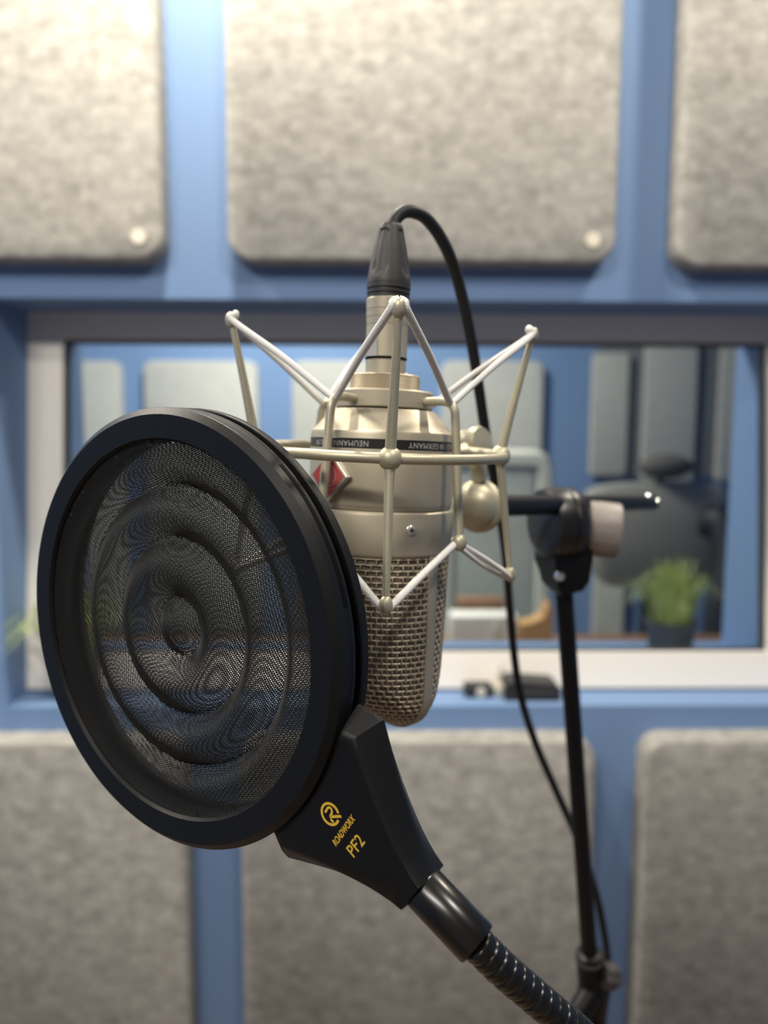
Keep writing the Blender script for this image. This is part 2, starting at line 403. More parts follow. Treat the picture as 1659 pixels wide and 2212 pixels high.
bb = tag(MB().box((-hw, -0.025, 0), (hw, 0.025, rt_-DZ), bev=0.006).build('brown_case', M['desk'], None, 30), 'reddish brown case on the desk behind the white box', 'case')
bb.location = ((ra.x+rb2.x)/2, 2.235, DZ)

# pale chair
def chair_base(o, h, mt):
    MB().tube([(0, 0, 0.08), (0, 0, h)], 0.03, 14).build('gas_column', mt, o, 60)
    for k in range(5):
        a = 2*PI*k/5+0.3; d = Vector((math.cos(a), math.sin(a), 0))
        lg = MB().tube([(0, 0, 0.1), d*0.2+Vector((0, 0, 0.06))], [0.028, 0.018], 10).build('base_arm', mt, o, 60)
        MB().ball(d*0.2+Vector((0, 0, 0.027)), 0.027, 1, 1, 1, 12, 8).build('castor', mt, lg)
cl, cr = on_y(945, 1100, 2.62), on_y(1197, 1100, 2.62); ct = on_y(1150, 972, 2.62).z
pc = empty('office_chair', Vector(((cl.x+cr.x)/2, 2.75, 0)), 'pale grey high-backed chair behind the desk, left of the clutch', 'chair', 'chairs beyond the glass')
hw = (cr.x-cl.x)/2
rings = []
for y, ins in ((-0.05, 0.012), (-0.058, 0.03), (-0.13, 0.03), (-0.14, 0.018), (-0.14, 0.0)): pass
shell = MB(); o1 = lambda ins, y: [(x, y, z) for x, z in rr_outline(-hw+ins, hw-ins, 0.52+ins, ct-ins, 0.075-min(ins, 0.05), 8)]
shell.prism([o1(0.02, -0.02), o1(0, -0.04), o1(0, -0.11), o1(0.014, -0.13), o1(0.05, -0.13), o1(0.058, -0.112)])
shell.build('back_shell', M['pale_grey'], pc, 50)
cu = MB(); cu.prism([o1(0.057, -0.111), o1(0.06, -0.118), o1(0.075, -0.122)]); cu.build('back_cushion', M['pale_cushion'], pc, 50)
MB().box((-hw, -0.5, 0.44), (hw, -0.06, 0.53), bev=0.03).build('seat', M['pale_cushion'], pc, 50)
MB().box((-0.04, -0.08, 0.42), (0.04, -0.03, 0.56), bev=0.008).build('back_bracket', M['chair_dark'], pc, 50)
chair_base(pc, 0.45, M['chair_dark'])

# dark chair with head cushion
q = on_y(1430, 1150, 2.56)
dc = empty('task_chair', Vector((q.x, 2.66, 0)), 'grey task chair with charcoal oval headrest behind the grass plant', 'chair', 'chairs beyond the glass')
kx = lambda px, py: on_y(px, py, 2.56).x-q.x
kz = lambda px, py: on_y(px, py, 2.56).z
bo = [(1275, 1062), (1330, 1047), (1440, 1044), (1560, 1050), (1576, 1100), (1568, 1190), (1545, 1250), (1480, 1275), (1380, 1272), (1310, 1262), (1280, 1210), (1268, 1120)]
bl = [(kx(*p), kz(*p)) for p in bo]
bl = [(v.x, v.y) for v in catmull([Vector((a, b, 0)) for a, b in bl+[bl[0]]], 4)[:-1]]
cx0 = sum(a for a, b in bl)/len(bl); cz0 = sum(b for a, b in bl)/len(bl)
sc_ = lambda s, y: [(cx0+(a-cx0)*s, y, cz0+(b-cz0)*s) for a, b in bl]
MB().prism([sc_(0.9, -0.02), sc_(1, -0.04), sc_(1, -0.085), sc_(0.985, -0.098), sc_(0.95, -0.104)]).build('backrest', M['chair_grey'], dc, 60)
hx, hz_ = kx(1440, 1008), kz(1440, 1008)
MB().ball((hx, -0.09, hz_), 1, 0.094, 0.045, 0.043, 28, 14).build('headrest', M['headrest'], dc)
MB().tube([(hx, -0.05, hz_-0.01), (hx, -0.04, hz_-0.09)], 0.012, 10).build('headrest_post', M['chair_dark'], dc)
ar = MB()
ar.tube(catmull([(kx(1510, 1160), -0.04, kz(1510, 1160)), (kx(1548, 1120), -0.11, kz(1548, 1120)), (kx(1560, 1200), -0.15, kz(1560, 1200)), (kx(1540, 1300), -0.16, kz(1540, 1300)), (kx(1525, 1420), -0.14, kz(1525, 1420)), (kx(1450, 1560), -0.1, 0.52)], 5), 0.050, 12)
ar.build('armrest', M['chair_dark'], dc)
MB().box((-0.23, -0.36, 0.45), (0.23, 0.06, 0.54), bev=0.035).build('seat', M['chair_grey'], dc, 50)
MB().tube([(0, -0.03, 0.47), (0.0, 0.0, 0.62), (0, -0.03, cz0)], 0.028, 10).build('back_stem', M['chair_dark'], dc)
chair_base(dc, 0.46, M['chair_dark'])

# ------------------------------------------------------------------ grass plants
def grass_plant(base, r_pot, h_pot, spread, h_grass, label, n=150, seed=1, keep=lambda p: p):
    rnd = random.Random(seed)
    o = empty('grass_plant', base, label, 'plant', 'potted grass plants at the window')
    MB().lathe([(r_pot*0.74, 0.0), (r_pot*0.78, 0.002), (r_pot*0.97, h_pot-0.008), (r_pot, h_pot-0.006), (r_pot, h_pot), (r_pot*0.92, h_pot), (r_pot*0.90, h_pot-0.012)], 36).build('pot', M['pot_grey'], o, 40)
    MB().lathe([(r_pot*0.905, h_pot-0.014), (r_pot*0.5, h_pot-0.009), (0.0005, h_pot-0.008)], 30).build('soil', M['soil'], o, 60)
    g = MB()
    for i in range(n):
        a = rnd.uniform(0, 2*PI); r0 = r_pot*0.75*math.sqrt(rnd.random()); lean = rnd.random()**0.8
        d = Vector((math.cos(a), math.sin(a), 0)); b = Vector((r0*math.cos(a), r0*math.sin(a), h_pot-0.012))
        hh = h_grass*(1.05-0.45*lean)*rnd.uniform(0.8, 1.05); out = spread*lean*rnd.uniform(0.6, 1.0)
        pts = [b, b+d*out*0.18+Vector((0, 0, hh*0.5)), b+d*out*0.55+Vector((0, 0, hh*0.9)), b+d*out+Vector((0, 0, hh*(1.0-0.45*lean)))]
        pts = [keep(p+base)-base for p in catmull(pts, 3)]; s = Vector((-math.sin(a), math.cos(a), 0)); n_ = len(pts)
        vs = []
        for k, p in enumerate(pts):
            ww = 0.0019*(1-(k/(n_-1))**2)+0.0002; vs += [p-s*ww, p+d*ww*0.5, p+s*ww, p-d*ww*0.3]
        fs = []
        for k in range(n_-1):
            for e in range(4): fs.append((k*4+e, k*4+(e+1) % 4, k*4+4+(e+1) % 4, k*4+4+e))
        g.add(vs, fs)
    gr = g.build('grass_blades', M['grass'], o, 60, recalc=False); gr['kind'] = 'stuff'
    return o
p = on_y(1447, 1392, 1.475)
grass_plant(Vector((p.x, 1.475, OB)), 0.049, 0.08, 0.115, 0.14, 'green grass plant in dark grey pot on the sill behind the glass, at right', 170, 3, lambda p: Vector((p.x, max(p.y, 1.442), p.z)))
p = on_y(163, 1450, 1.268)
grass_plant(Vector((p.x, 1.268, OB)), 0.043, 0.080, 0.14, 0.135, 'green grass plant on the near sill, mostly hidden by the pop filter', 150, 5, lambda p: Vector((max(p.x, OL+0.010), min(p.y, 1.30), p.z)))

# ------------------------------------------------------------------ small black things on the near sill
a = on_y(1086, 1480, 1.265); b = on_y(1203, 1480, 1.265)
bx = empty('recorder_box', Vector(((a.x+b.x)/2, 1.272, OB)), 'flat black device lying on the blue sill between cable and pole', 'device')
hw = (b.x-a.x)/2
MB().prism([[(-hw, y, 0), (hw, y, 0), (hw, y, 0.021), (hw*0.86, y, 0.028), (-hw*0.7, y, 0.033), (-hw, y, 0.029)] for y in (-0.035, 0.035)]).build('body', M['device'], bx, 30)
MB().box((-hw*0.6, -0.0365, 0.012), (hw*0.85, -0.034, 0.019), bev=0.0008).build('front_strip', M['dark_knob'], bx, 30)
a = on_y(1003, 1480, 1.262); b = on_y(1063, 1480, 1.262)
cb = empty('small_gadget', Vector(((a.x+b.x)/2, 1.268, OB)), 'small black gadget with pale round face on the blue sill', 'gadget')
hw = (b.x-a.x)/2
MB().box((-hw, -0.015, 0), (hw, 0.015, 0.021), bev=0.004).build('body', M['device'], cb, 40)
MB().lathe([(0.0005, 0.0015), (0.007, 0.0015), (0.0085, 0)], 24, xf=Matrix.Translation((0.004, -0.015, 0.010)) @ Matrix.Rotation(PI/2, 4, 'X')).build('round_face', M['cream'], cb, 40)
p = on_y(1078, 1470, 1.262)
cc = empty('clip_stand', Vector((p.x, 1.268, OB)), 'small cream upright clip standing on the sill beside the black device', 'clip')
MB().box((-0.008, -0.01, 0), (0.008, 0.01, 0.022), bev=0.004).build('foot', M['cream'], cc, 40)
MB().tube([(0.0, 0, 0.02), (0.002, 0, 0.04), (0.006, 0, 0.052)], [0.0045, 0.0035, 0.003], 10).build('stem', M['cream'], cc, 50)

# ------------------------------------------------------------------ microphone
MO = CW(-0.0007, -0.0246, 0.324)
tau, rol = math.radians(4.8), math.radians(2.2)
Uc = Vector((math.sin(rol), -math.cos(rol)*math.cos(tau), -math.sin(tau))).normalized()   # camera axes
Ru = Vector((1, 0, 0)); Ru = (Ru-Uc*Ru.dot(Uc)).normalized()
Uw, Rw = CD(*Uc), CD(*Ru); Aw = Uw.cross(Rw)                       # local x right, y away, z up
MICM = basis(MO, Rw, Aw, Uw)
mic = empty('microphone', MICM, 'champagne nickel condenser microphone hanging upside down in its wire cage', 'microphone')
mm = 0.001
def az(a, r, z): a = math.radians(a); return Vector((r*math.sin(a), -r*math.cos(a), z))*mm
RB = 30.2
def lat(name, prof, mt, parent, seg=72, smooth=30, label=None):
    return MB().lathe([(r*mm, z*mm) for r, z in prof], seg).build(name, mt, parent, smooth, label)
body = lat('body', [(0.01, -22), (29.4, -22), (29.6, -21.4), (RB-0.1, -20.4), (RB, -19.5), (RB, 7.6), (29.8, 8.8), (28.8, 9.6), (22.2, 17.4), (21.6, 17.9), (0.01, 17.9)], M['nickel'], mic, 96, 25)
lat('lower_ring', [(0.01, -40.5), (29.2, -40.5), (30.1, -40), (30.5, -39.2), (30.9, -24), (30.6, -22.9), (29.8, -22.3), (0.01, -22.3)], M['nickel'], mic, 96, 25)
lat('gap_ring', [(19.2, 17.8), (19.8, 17.9), (19.8, 18.8), (19.2, 18.9)], M['slot'], mic)
lat('collar', [(0.01, 18.6), (20.0, 18.6), (20.4, 19.0), (20.4, 25.2), (19.9, 25.8), (0.01, 25.8)], M['nickel'], mic, 80, 25)
lat('connector_neck', [(0.01, 32.3), (8.4, 32.3), (8.4, 38.4), (8.0, 38.9), (0.01, 38.9)], M['nickel'], mic, 48, 25)
# knurled nut: diamond relief in the geometry
kn = MB(); NK = 84; rows = [25.7, 26.3, 26.4, 27.3, 28.2, 29.1, 30.0, 30.9, 31.8, 31.9, 32.4]
vs = []; R0 = 14.6
for j, z in enumerate(rows):
    for i in range(NK*2):
        r = R0-0.35
        if j in (0, len(rows)-1): r = R0-0.5
        elif j in (1, len(rows)-2): r = R0-0.05
        elif (i+j) % 2 == 0: r = R0+0.08
        a = PI*i/NK; vs.append((r*mm*math.cos(a), r*mm*math.sin(a), z*mm))
n2 = NK*2; fs = []
for j in range(len(rows)-1):
    for i in range(n2):
        l = (i+1) % n2; q4 = (j*n2+i, j*n2+l, (j+1)*n2+l, (j+1)*n2+i)
        fs += [(q4[0], q4[1], q4[2]), (q4[0], q4[2], q4[3])] if (i+j) % 2 else [(q4[1], q4[2], q4[3]), (q4[1], q4[3], q4[0])]
fs.append(tuple((len(rows)-1)*n2+i for i in range(n2)))
kn.add(vs, fs).build('knurled_nut', M['knurl'], mic, 12)
# label band with lettering that stands upside down
lb = lat('label_band', [(RB+0.02, 1.9), (RB+0.1, 2.0), (RB+0.1, 5.7), (RB+0.02, 5.8)], M['band'], mic, 120, 20, 'black lettered band')
def band_text(body_, az0, name):
    vs, fs = text_mesh(body_, 3.1*mm, 0.03*mm, 0, 1.12, 0.92)
    out = []
    for v in vs:
        x, y = -v.x, -v.y                                         # turned half round
        a = math.radians(az0)+x/(RB*mm); r = RB*mm+0.14*mm+v.z
        out.append((r*math.sin(a), -r*math.cos(a), 3.85*mm+y))
    return MB().add(out, fs).build(name, M['band_print'], lb, None, recalc=False)
band_text('NEUMANN', -24.5, 'band_lettering'); band_text('BERLIN', -52, 'band_lettering')
band_text('GERMANY', 33, 'band_lettering'); band_text('MADE IN', 60, 'band_lettering')
# screw
sA = 23.5; sp = az(sA, 30.75, -29.0); sd = az(sA, 1, 0).normalized()
SM = zto(sp, sd)
scw = MB().lathe([(2.1*mm, -0.5*mm), (2.1*mm, 0.2*mm), (1.7*mm, 0.65*mm), (0.9*mm, 0.95*mm), (0.01*mm, 1.0*mm)], 28, xf=SM).build('screw', M['screw'], mic, 40, 'small domed steel screw')
MB().box((-1.05*mm, -0.24*mm, 0.75*mm), (1.05*mm, 0.24*mm, 1.04*mm), SM).box((-0.24*mm, -1.05*mm, 0.75*mm), (0.24*mm, 1.05*mm, 1.041*mm), SM).build('cross_slot', M['slot'], scw, None)
# diamond badge, turned with the microphone
bA = -40.8; bp = az(bA, RB-0.6, -9.2); bd = az(bA, 1, 0).normalized()
BMx = basis(bp, Vector((-bd.y, bd.x, 0)), Vector((0, 0, 1)), bd)
h = 10.2*mm
dia = lambda s, z: [BMx @ Vector(p) for p in ((0, -h*s, z), (h*s, 0, z), (0, h*s, z), (-h*s, 0, z))]
bdg = MB().prism([dia(1, 0), dia(1, 2.0*mm), dia(0.95, 2.3*mm), dia(0.86, 2.3*mm)]).build('badge', M['badge_silver'], mic, 20, 'red diamond badge with silver edge')
MB().prism([dia(0.855, 2.2*mm), dia(0.85, 2.42*mm)]).build('enamel_face', M['red'], bdg, 20)
ring = MB().lathe([(3.9*mm, 2.42*mm), (3.9*mm, 2.5*mm), (4.4*mm, 2.5*mm), (4.4*mm, 2.42*mm)], 40, xf=BMx, closed_prof=True).build('emblem_ring', M['badge_print'], bdg, 30)
em = MB()
for k, (x0, x1, y0, y1) in enumerate(((-2.9, -2.1, -2.2, 2.2), (-1.6, -0.9, -3.1, 3.1), (-0.35, 0.35, -3.5, 3.5), (0.9, 1.6, -3.1, 3.1), (2.1, 2.9, -2.2, 2.2))):
    em.box((x0*mm, y0*mm, 2.42*mm), (x1*mm, y1*mm, 2.5*mm), BMx)
em.build('emblem_bars', M['badge_print'], bdg, None)
vs, fs = text_mesh('NEUMANN', 1.9*mm, 0.03*mm, 0, 1.1)
MB().add([BMx @ Vector((-v.x, -v.y+5.3*mm*-1, v.z+2.45*mm)) for v in vs], fs).build('badge_lettering', M['badge_print'], bdg, None, recalc=False)

# grille: woven wire over fine gauze, with a flat rib along both sides and underneath
fdir, sdir = az(-42, 1, 0)/mm, az(48, 1, 0)/mm
ZT, ZB_ = -40.0, -112.5
def ext(z):
    u = (ZT-z)/(ZT-ZB_)
    rb_ = 15.0; zs = ZB_+rb_
    b = 29.6 if z >= zs else 29.6-rb_+math.sqrt(max(0, rb_**2-(zs-z)**2))
    zc = ZB_+26.0; a0 = 29.6-6.5*u**1.4
    a = a0 if z >= zc else a0*math.sqrt(max(0, 1-((zc-z)/26.0)**2))
    return max(a, 0.4), b
def grille_pt(phi, z, d=0.0):
    a, b = ext(z); c, s = math.cos(phi), math.sin(phi)
    p = fdir*(a+d)*c+sdir*(b+d)*s; return Vector((p.x*mm, p.y*mm, z*mm))
# rows at even spacing along the front meridian
zz = [ZT-0.01*i*(ZT-ZB_) for i in range(101)]; arc = [0]
for i in range(1, 101):
    a0, b0 = ext(zz[i-1]); a1, b1 = ext(zz[i]); arc.append(arc[-1]+math.hypot(zz[i]-zz[i-1], ((a1-a0)+(b1-b0))/2))
def z_at(s):
    for i in range(1, 101):
        if arc[i] >= s:
            t = (s-arc[i-1])/max(1e-9, arc[i]-arc[i-1]); return zz[i-1]+(zz[i]-zz[i-1])*t
    return ZB_
NR = 36; rowz = [z_at(arc[-1]*(i+0.35)/NR) for i in range(NR)]
core = MB(); cr_ = []
for z in zz[:-1:3]+[ZB_+0.15]:
    cr_.append([grille_pt(2*PI*k/56, z, -1.0) for k in range(56)])
core.prism(cr_).build('inner_gauze', M['inner_gauze'], mic, 60, 'dark fine gauze behind the wire')
gw = MB(); NS = 88; NC = 44
for i, z in enumerate(rowz):
    gw.tube([grille_pt(2*PI*(k+0.5*(i % 2))/NS, z, -0.15+0.28*math.cos(PI*k)) for k in range(NS)], 0.36*mm, 5, closed=True)
for i in range(NR-1):
    for k in range(NC):
        ph = 2*PI*(k+0.5*(i % 2))/NC; z0, z1 = rowz[i], rowz[i+1]
        if abs(z0-ZB_) < 1.2: continue
        gw.tube([grille_pt(ph, z0+0.25, -0.3), grille_pt(ph, z0*0.7+z1*0.3, 0.12), grille_pt(ph, z0*0.3+z1*0.7, 0.12), grille_pt(ph, z1-0.25, -0.3)], 0.36*mm, 4, caps=False)
g_ = gw.build('wire_grille', M['wire'], mic, 180, 'woven nickel wire grille', recalc=False); g_['kind'] = 'stuff'
# rib
rp = [(29.9, ZT)]
for k in range(9): rp.append((29.9, ZT+(ZB_+15-ZT)*(k+1)/9))
for k in range(1, 9):
    t = PI/2*k/8; rp.append((29.6-15+15.3*math.cos(t), ZB_+15-15.3*math.sin(t)))
path = rp+[(0, ZB_-0.35)]+[(-s, z) for s, z in rp[::-1]]
rib = MB(); rings = []
for i, (s, z) in enumerate(path):
    a, b = path[max(0, i-1)], path[min(len(path)-1, i+1)]; t = Vector((b[0]-a[0], b[1]-a[1])).normalized(); nrm = Vector((-t.y, t.x))
    if nrm.dot(Vector((s, z+80))) < 0: nrm = -nrm
    ww = 2.7
    def P(off, wd):
        v = sdir*(s+nrm.x*off)+fdir*wd; return Vector((v.x, v.y, z+nrm.y*off))*mm
    rings.append([P(-1.6, -ww), P(0.25, -ww), P(0.6, -ww+0.5), P(0.6, ww-0.5), P(0.25, ww), P(-1.6, ww)])
rib.prism(rings).build('side_rib', M['nickel'], mic, 35, 'flat nickel rib')

# ------------------------------------------------------------------ cable with connector
cab = empty('microphone_cable', MICM @ Matrix.Translation((0, 0, 39*mm)), 'black microphone cable looping from the connector down behind the pole', 'cable')
z0 = 39.0
def clat(name, prof, mt, parent, seg=48, smooth=30, label=None):
    return MB().lathe([(r*mm, (z-z0)*mm) for r, z in prof], seg).build(name, mt, parent, smooth, label)
con = clat('connector_shell', [(0.01, 39.0), (8.3, 39.0), (8.6, 39.3), (8.6, 52.5), (8.35, 52.7), (8.6, 52.9), (8.75, 55.6), (8.5, 55.8), (8.75, 56.0), (8.9, 58.8), (8.65, 59.0), (8.9, 59.2), (9.0, 63.2), (8.8, 63.6), (0.01, 63.6)], M['nickel'], cab, 56, 25, 'nickel connector shell')
clat('seal_ring', [(8.25, 38.97), (8.72, 39.0), (8.72, 39.7), (8.25, 39.75)], M['slot'], cab)
lx = Matrix.Translation((0, 0, -z0*mm))
la = -38
L_m = basis(az(la, 8.55, 43.2-z0), Vector((-az(la, 1, 0).normalized().y, az(la, 1, 0).normalized().x, 0)), Vector((0, 0, 1)), az(la, 1, 0).normalized())
MB().prism([[L_m @ Vector(p) for p in ((-2.4*mm, -3.6*mm, z), (2.4*mm, -3.6*mm, z), (2.0*mm, 3.6*mm, z), (0, 5.0*mm, z), (-2.0*mm, 3.6*mm, z))] for z in (-0.8*mm, 0.7*mm)]).build('latch', M['screw'], con, 20, 'steel release latch')
clat('boot_collar', [(0.01, 63.4), (8.6, 63.5), (9.0, 63.8), (9.0, 64.6), (8.5, 64.7), (8.5, 65.5), (9.0, 65.6), (9.05, 66.6), (8.55, 66.7), (8.55, 67.5), (9.1, 67.6), (9.1, 68.8), (0.01, 68.8)], M['boot'], cab)
# tapered boot with four finger flats
bt = MB(); NB = 64; prof = [(68.6, 9.0), (70, 9.05), (74, 8.6), (79, 7.8), (84, 6.9), (90, 5.6), (93.0, 4.9), (93.8, 4.5), (93.8, 2.9)]
for i in range(len(prof)-1): pass
rings = []
fine = []
for i in range(len(prof)-1):
    for k in range(4): fine.append(tuple(prof[i][j]+(prof[i+1][j]-prof[i][j])*k/4 for j in (0, 1)))
fine.append(prof[-1])
for z, r in fine:
    rg = []
    for k in range(NB):
        a = 2*PI*k/NB; cut = 0
        u = (z-72.5)/(88-72.5)
        if 0 < u < 1.2:
            wdt = 0.42*math.sqrt(max(0, 1-max(0, 1-u*5)**2)) if u < 0.2 else 0.42
            dlt = min(abs(((a-math.radians(-90-32+90*j)+PI) % (2*PI))-PI) for j in range(4))
            if dlt < wdt: cut = 0.55*min(1, (wdt-dlt)/0.08)
        rg.append(Vector(((r-cut)*mm*math.cos(a), (r-cut)*mm*math.sin(a), (z-z0)*mm)))
    rings.append(rg)
bt.prism(rings).build('boot', M['boot'], cab, 30, 'charcoal tapered boot')
inv = cab.matrix_world.inverted()
cp = [(848, 505, .3235), (849, 492, .3232), (853, 476, .324), (868, 460, .326), (890, 457, .329), (918, 470, .335), (948, 507, .344), (975, 562, .356), (998, 640, .368), (1018, 735, .381),
      (1034, 835, .395), (1048, 930, .412), (1063, 1010, .432), (1080, 1110, .46), (1092, 1200, .49), (1100, 1300, .52), (1109, 1400, .535), (1124, 1500, .545), (1155, 1600, .555), (1200, 1705, .565), (1238, 1790, .57),
      (1268, 1870, .575), (1290, 1940, .578), (1306, 2020, .58), (1313, 2085, .58), (1309, 2150, .58), (1300, 2230, .585), (1298, 2400, .60)]
cw = [at(*c) for c in cp]; e = cw[-1]
cw += [Vector((e.x+0.02, e.y+0.07, 0.45)), Vector((e.x+0.03, e.y+0.11, 0.12)), Vector((e.x+0.03, e.y+0.17, 0.014)), Vector((e.x+0.0, e.y+0.32, 0.0035)), Vector((e.x-0.2, e.y+0.42, 0.0035)), Vector((e.x-0.6, e.y+0.45, 0.0035))]
MB().tube([inv @ p for p in catmull(cw, 7)], 2.8*mm, 12).build('cable_jacket', M['cable'], cab, 80)

# ------------------------------------------------------------------ shock mount cage
FO = CW(-0.0019, -0.0258, 0.3259)
def rot_cam(rx, ry, rz):
    X = Matrix(((1, 0, 0), (0, math.cos(rx), -math.sin(rx)), (0, math.sin(rx), math.cos(rx))))
    Y = Matrix(((math.cos(ry), 0, math.sin(ry)), (0, 1, 0), (-math.sin(ry), 0, math.cos(ry))))
    Z = Matrix(((math.cos(rz), -math.sin(rz), 0), (math.sin(rz), math.cos(rz), 0), (0, 0, 1)))
    return Z @ X @ Y
RM = rot_cam(0.1264, -0.0832, 0.0409)
fx, fy, fz = CD(*(RM @ Vector((1, 0, 0)))), CD(*(RM @ Vector((0, 0, 1)))), CD(*(RM @ Vector((0, -1, 0))))
CAGEM = basis(FO, fx, fy, fz)
cage = empty('shock_mount', CAGEM, 'champagne wire spider shock mount with white elastic cords around the microphone', 'shock mount')
RTt, HT, RBt, HB, RR = 62.7, 50.9, 59.6, 51.7, 52.0
MB().tube([az(360*k/96, RR, 0) for k in range(96)], 2.05*mm, 14, closed=True).build('ring', M['cage'], cage, 80)
for k in range(4):
    a = 90*k
    rod = MB()
    up = [az(a, RR+(RTt-RR)*t**1.1, HT*t) for t in [i/8 for i in range(9)]]
    rod.tube(up, [(2.15-0.85*(i/8)) *mm for i in range(9)], 14)
    dn_ = [az(a, RR+(RBt-RR)*t**1.1, -HB*t) for t in [i/8 for i in range(9)]]
    rod.tube(dn_, [(2.0-0.75*(i/8))*mm for i in range(9)], 14)
    rd = rod.build('outer_rod', M['cage'], cage, 80)
    MB().ball(az(a, RR, 0), 4.4*mm).build('joint_ball', M['cage'], rd)
    for (r, z, up_) in ((RTt, HT, 1), (RBt, -HB, -1)):
        dirv = az(a, (RTt-RR if up_ > 0 else RBt-RR), (HT if up_ > 0 else -HB)).normalized()
        MB().ball(az(a, r, z), 2.5*mm, 1, 1, 1.45, 18, 12, zto((0, 0, 0), dirv).to_3x3().to_4x4()).build('tip_bead', M['cage'], rd)
# inner hangers follow the microphone
T = CAGEM.inverted() @ MICM
hb_top, hb_bot = {}, {}
for k in range(4):
    a = 54+90*k
    pts = [T @ az(a, 20.5, 21.6), T @ az(a, 28, 21.7), T @ az(a, 32.0, 20.9), T @ az(a, 34.2, 18.4), T @ az(a, 34.9, 14), T @ az(a, 36.2, 0), T @ az(a, 37.6, -16), T @ az(a, 39.2, -32)]
    hg = MB().tube(catmull(pts, 5), 1.75*mm, 12).build('hanger', M['cage'], cage, 80)
    hb_top[k] = T @ az(a, 33.0, 22.0); hb_bot[k] = T @ az(a, 39.4, -33.5)
    MB().ball(hb_bot[k], 2.9*mm, 1, 1, 1.25).build('end_bead', M['cage'], hg)
def cord(a, b, off0=0, off1=0, r=1.15):
    a, b = Vector(a), Vector(b)
    pts = [a+(b-a)*i/6 for i in range(7)]
    return MB().tube(pts, r*mm, 10)
tips = {k: az(90*k, RTt-0.2, HT+0.6) for k in range(4)}; bots = {k: az(90*k, RBt, -HB-0.6) for k in range(4)}
inn_above = {k: T @ az(54+90*k, 33.6, 19.6) for k in range(4)}
for k in range(4):
    for j in (k, (k-1) % 4):                                       # the two hangers either side of rod k
        side = 1 if j == k else -1
        ta = math.radians(90*k); tg = Vector((math.cos(ta), math.sin(ta), 0))*side
        hA = hb_top[j]
        # over the tip, down to the hanger's bend
        p0 = tips[k]+tg*2.0*mm
        out = Vector((math.sin(ta), -math.cos(ta), 0))
        mb = MB()
        mb.tube(catmull([tips[k]+Vector((0, 0, 2.5*mm))-out*1.5*mm, tips[k]+tg*1.9*mm+Vector((0, 0, 1.7*mm))-out*1.3*mm, tips[k]+tg*2.9*mm+Vector((0, 0, -1.2*mm))-out*1.1*mm, tips[k]*0.5+hA*0.5+tg*1.0*mm, hA-tg*0.6*mm+Vector((0, 0, -1.4*mm))], 5), (1.35 if k in (1, 3) else 1.5)*mm, 10)
        mb.build('elastic_cord', M['elastic'], cage, 80, 'white elastic cord')
        hB = hb_bot[j]; mb = MB()
        mb.tube(catmull([bots[k]+Vector((0, 0, -1.2*mm))+tg*0.8*mm-out*1.6*mm, bots[k]+tg*2.4*mm+Vector((0, 0, 0.3*mm))-out*1.2*mm, bots[k]*0.5+hB*0.5, hB-tg*1.6*mm+Vector((0, 0, -0.6*mm))], 5), (1.15 if k == 1 and side == -1 else 1.5)*mm, 10)
        if k == 1 and side == -1:
            mb.tube(catmull([bots[k]-out*2.2*mm+Vector((0, 0, -1.2*mm)), bots[k]*0.5+hB*0.5-out*1.4*mm+Vector((0, 0, -2.4*mm)), hB+out*0.5*mm+Vector((0, 0, -2.6*mm))], 5), 1.0*mm, 10)
        mb.build('elastic_cord', M['elastic'], cage, 80, 'white elastic cord')
# swivel joint at the back right of the ring
ic = CAGEM.inverted()
def cl_(px, py, d): return ic @ at(px, py, d)
fork = MB()
fork.tube(catmull([az(128, RR, 0), cl_(1030, 1000, .368), cl_(1034, 1035, .372)], 5), [4.2*mm]*11, 14)
sw = fork.build('swivel_stem', M['cage'], cage, 60)
sc0 = cl_(1026, 1094, .372); sx = (cl_(1090, 1090, .40)-sc0).normalized()
SMx = zto(sc0, sx)
MB().ball(sc0, 11.4*mm, 1, 1, 1, 28, 18).build('swivel_ball', M['cage'], sw)
MB().lathe([(0.01*mm, 1*mm), (11.4*mm, 1*mm), (12.9*mm, 2.2*mm), (13.2*mm, 4.5*mm), (12.2*mm, 7.2*mm), (9*mm, 9.6*mm), (6.2*mm, 11*mm), (5.4*mm, 16*mm), (5.0*mm, 22.5*mm), (0.01*mm, 22.5*mm)], 40, xf=SMx).build('swivel_cap', M['cage'], sw, 50)
kc = cl_(1026, 957, .368); kd = (cl_(1060, 950, .362)-cl_(1000, 962, .376)).normalized()
KM = zto(kc, kd)
MB().lathe([(0.01*mm, -8*mm), (6.0*mm, -8*mm), (7.2*mm, -7*mm), (7.2*mm, -4*mm), (5.4*mm, -3*mm), (5.4*mm, -1*mm), (7.6*mm, 0*mm), (7.8*mm, 3*mm), (6.8*mm, 5*mm), (0.01*mm, 5.6*mm)], 36, xf=KM).build('thumb_knob', M['cage'], sw, 40)
MB().tube([kc, cl_(1030, 1000, .368)], 3.2*mm, 12).build('knob_post', M['cage'], sw, 60)

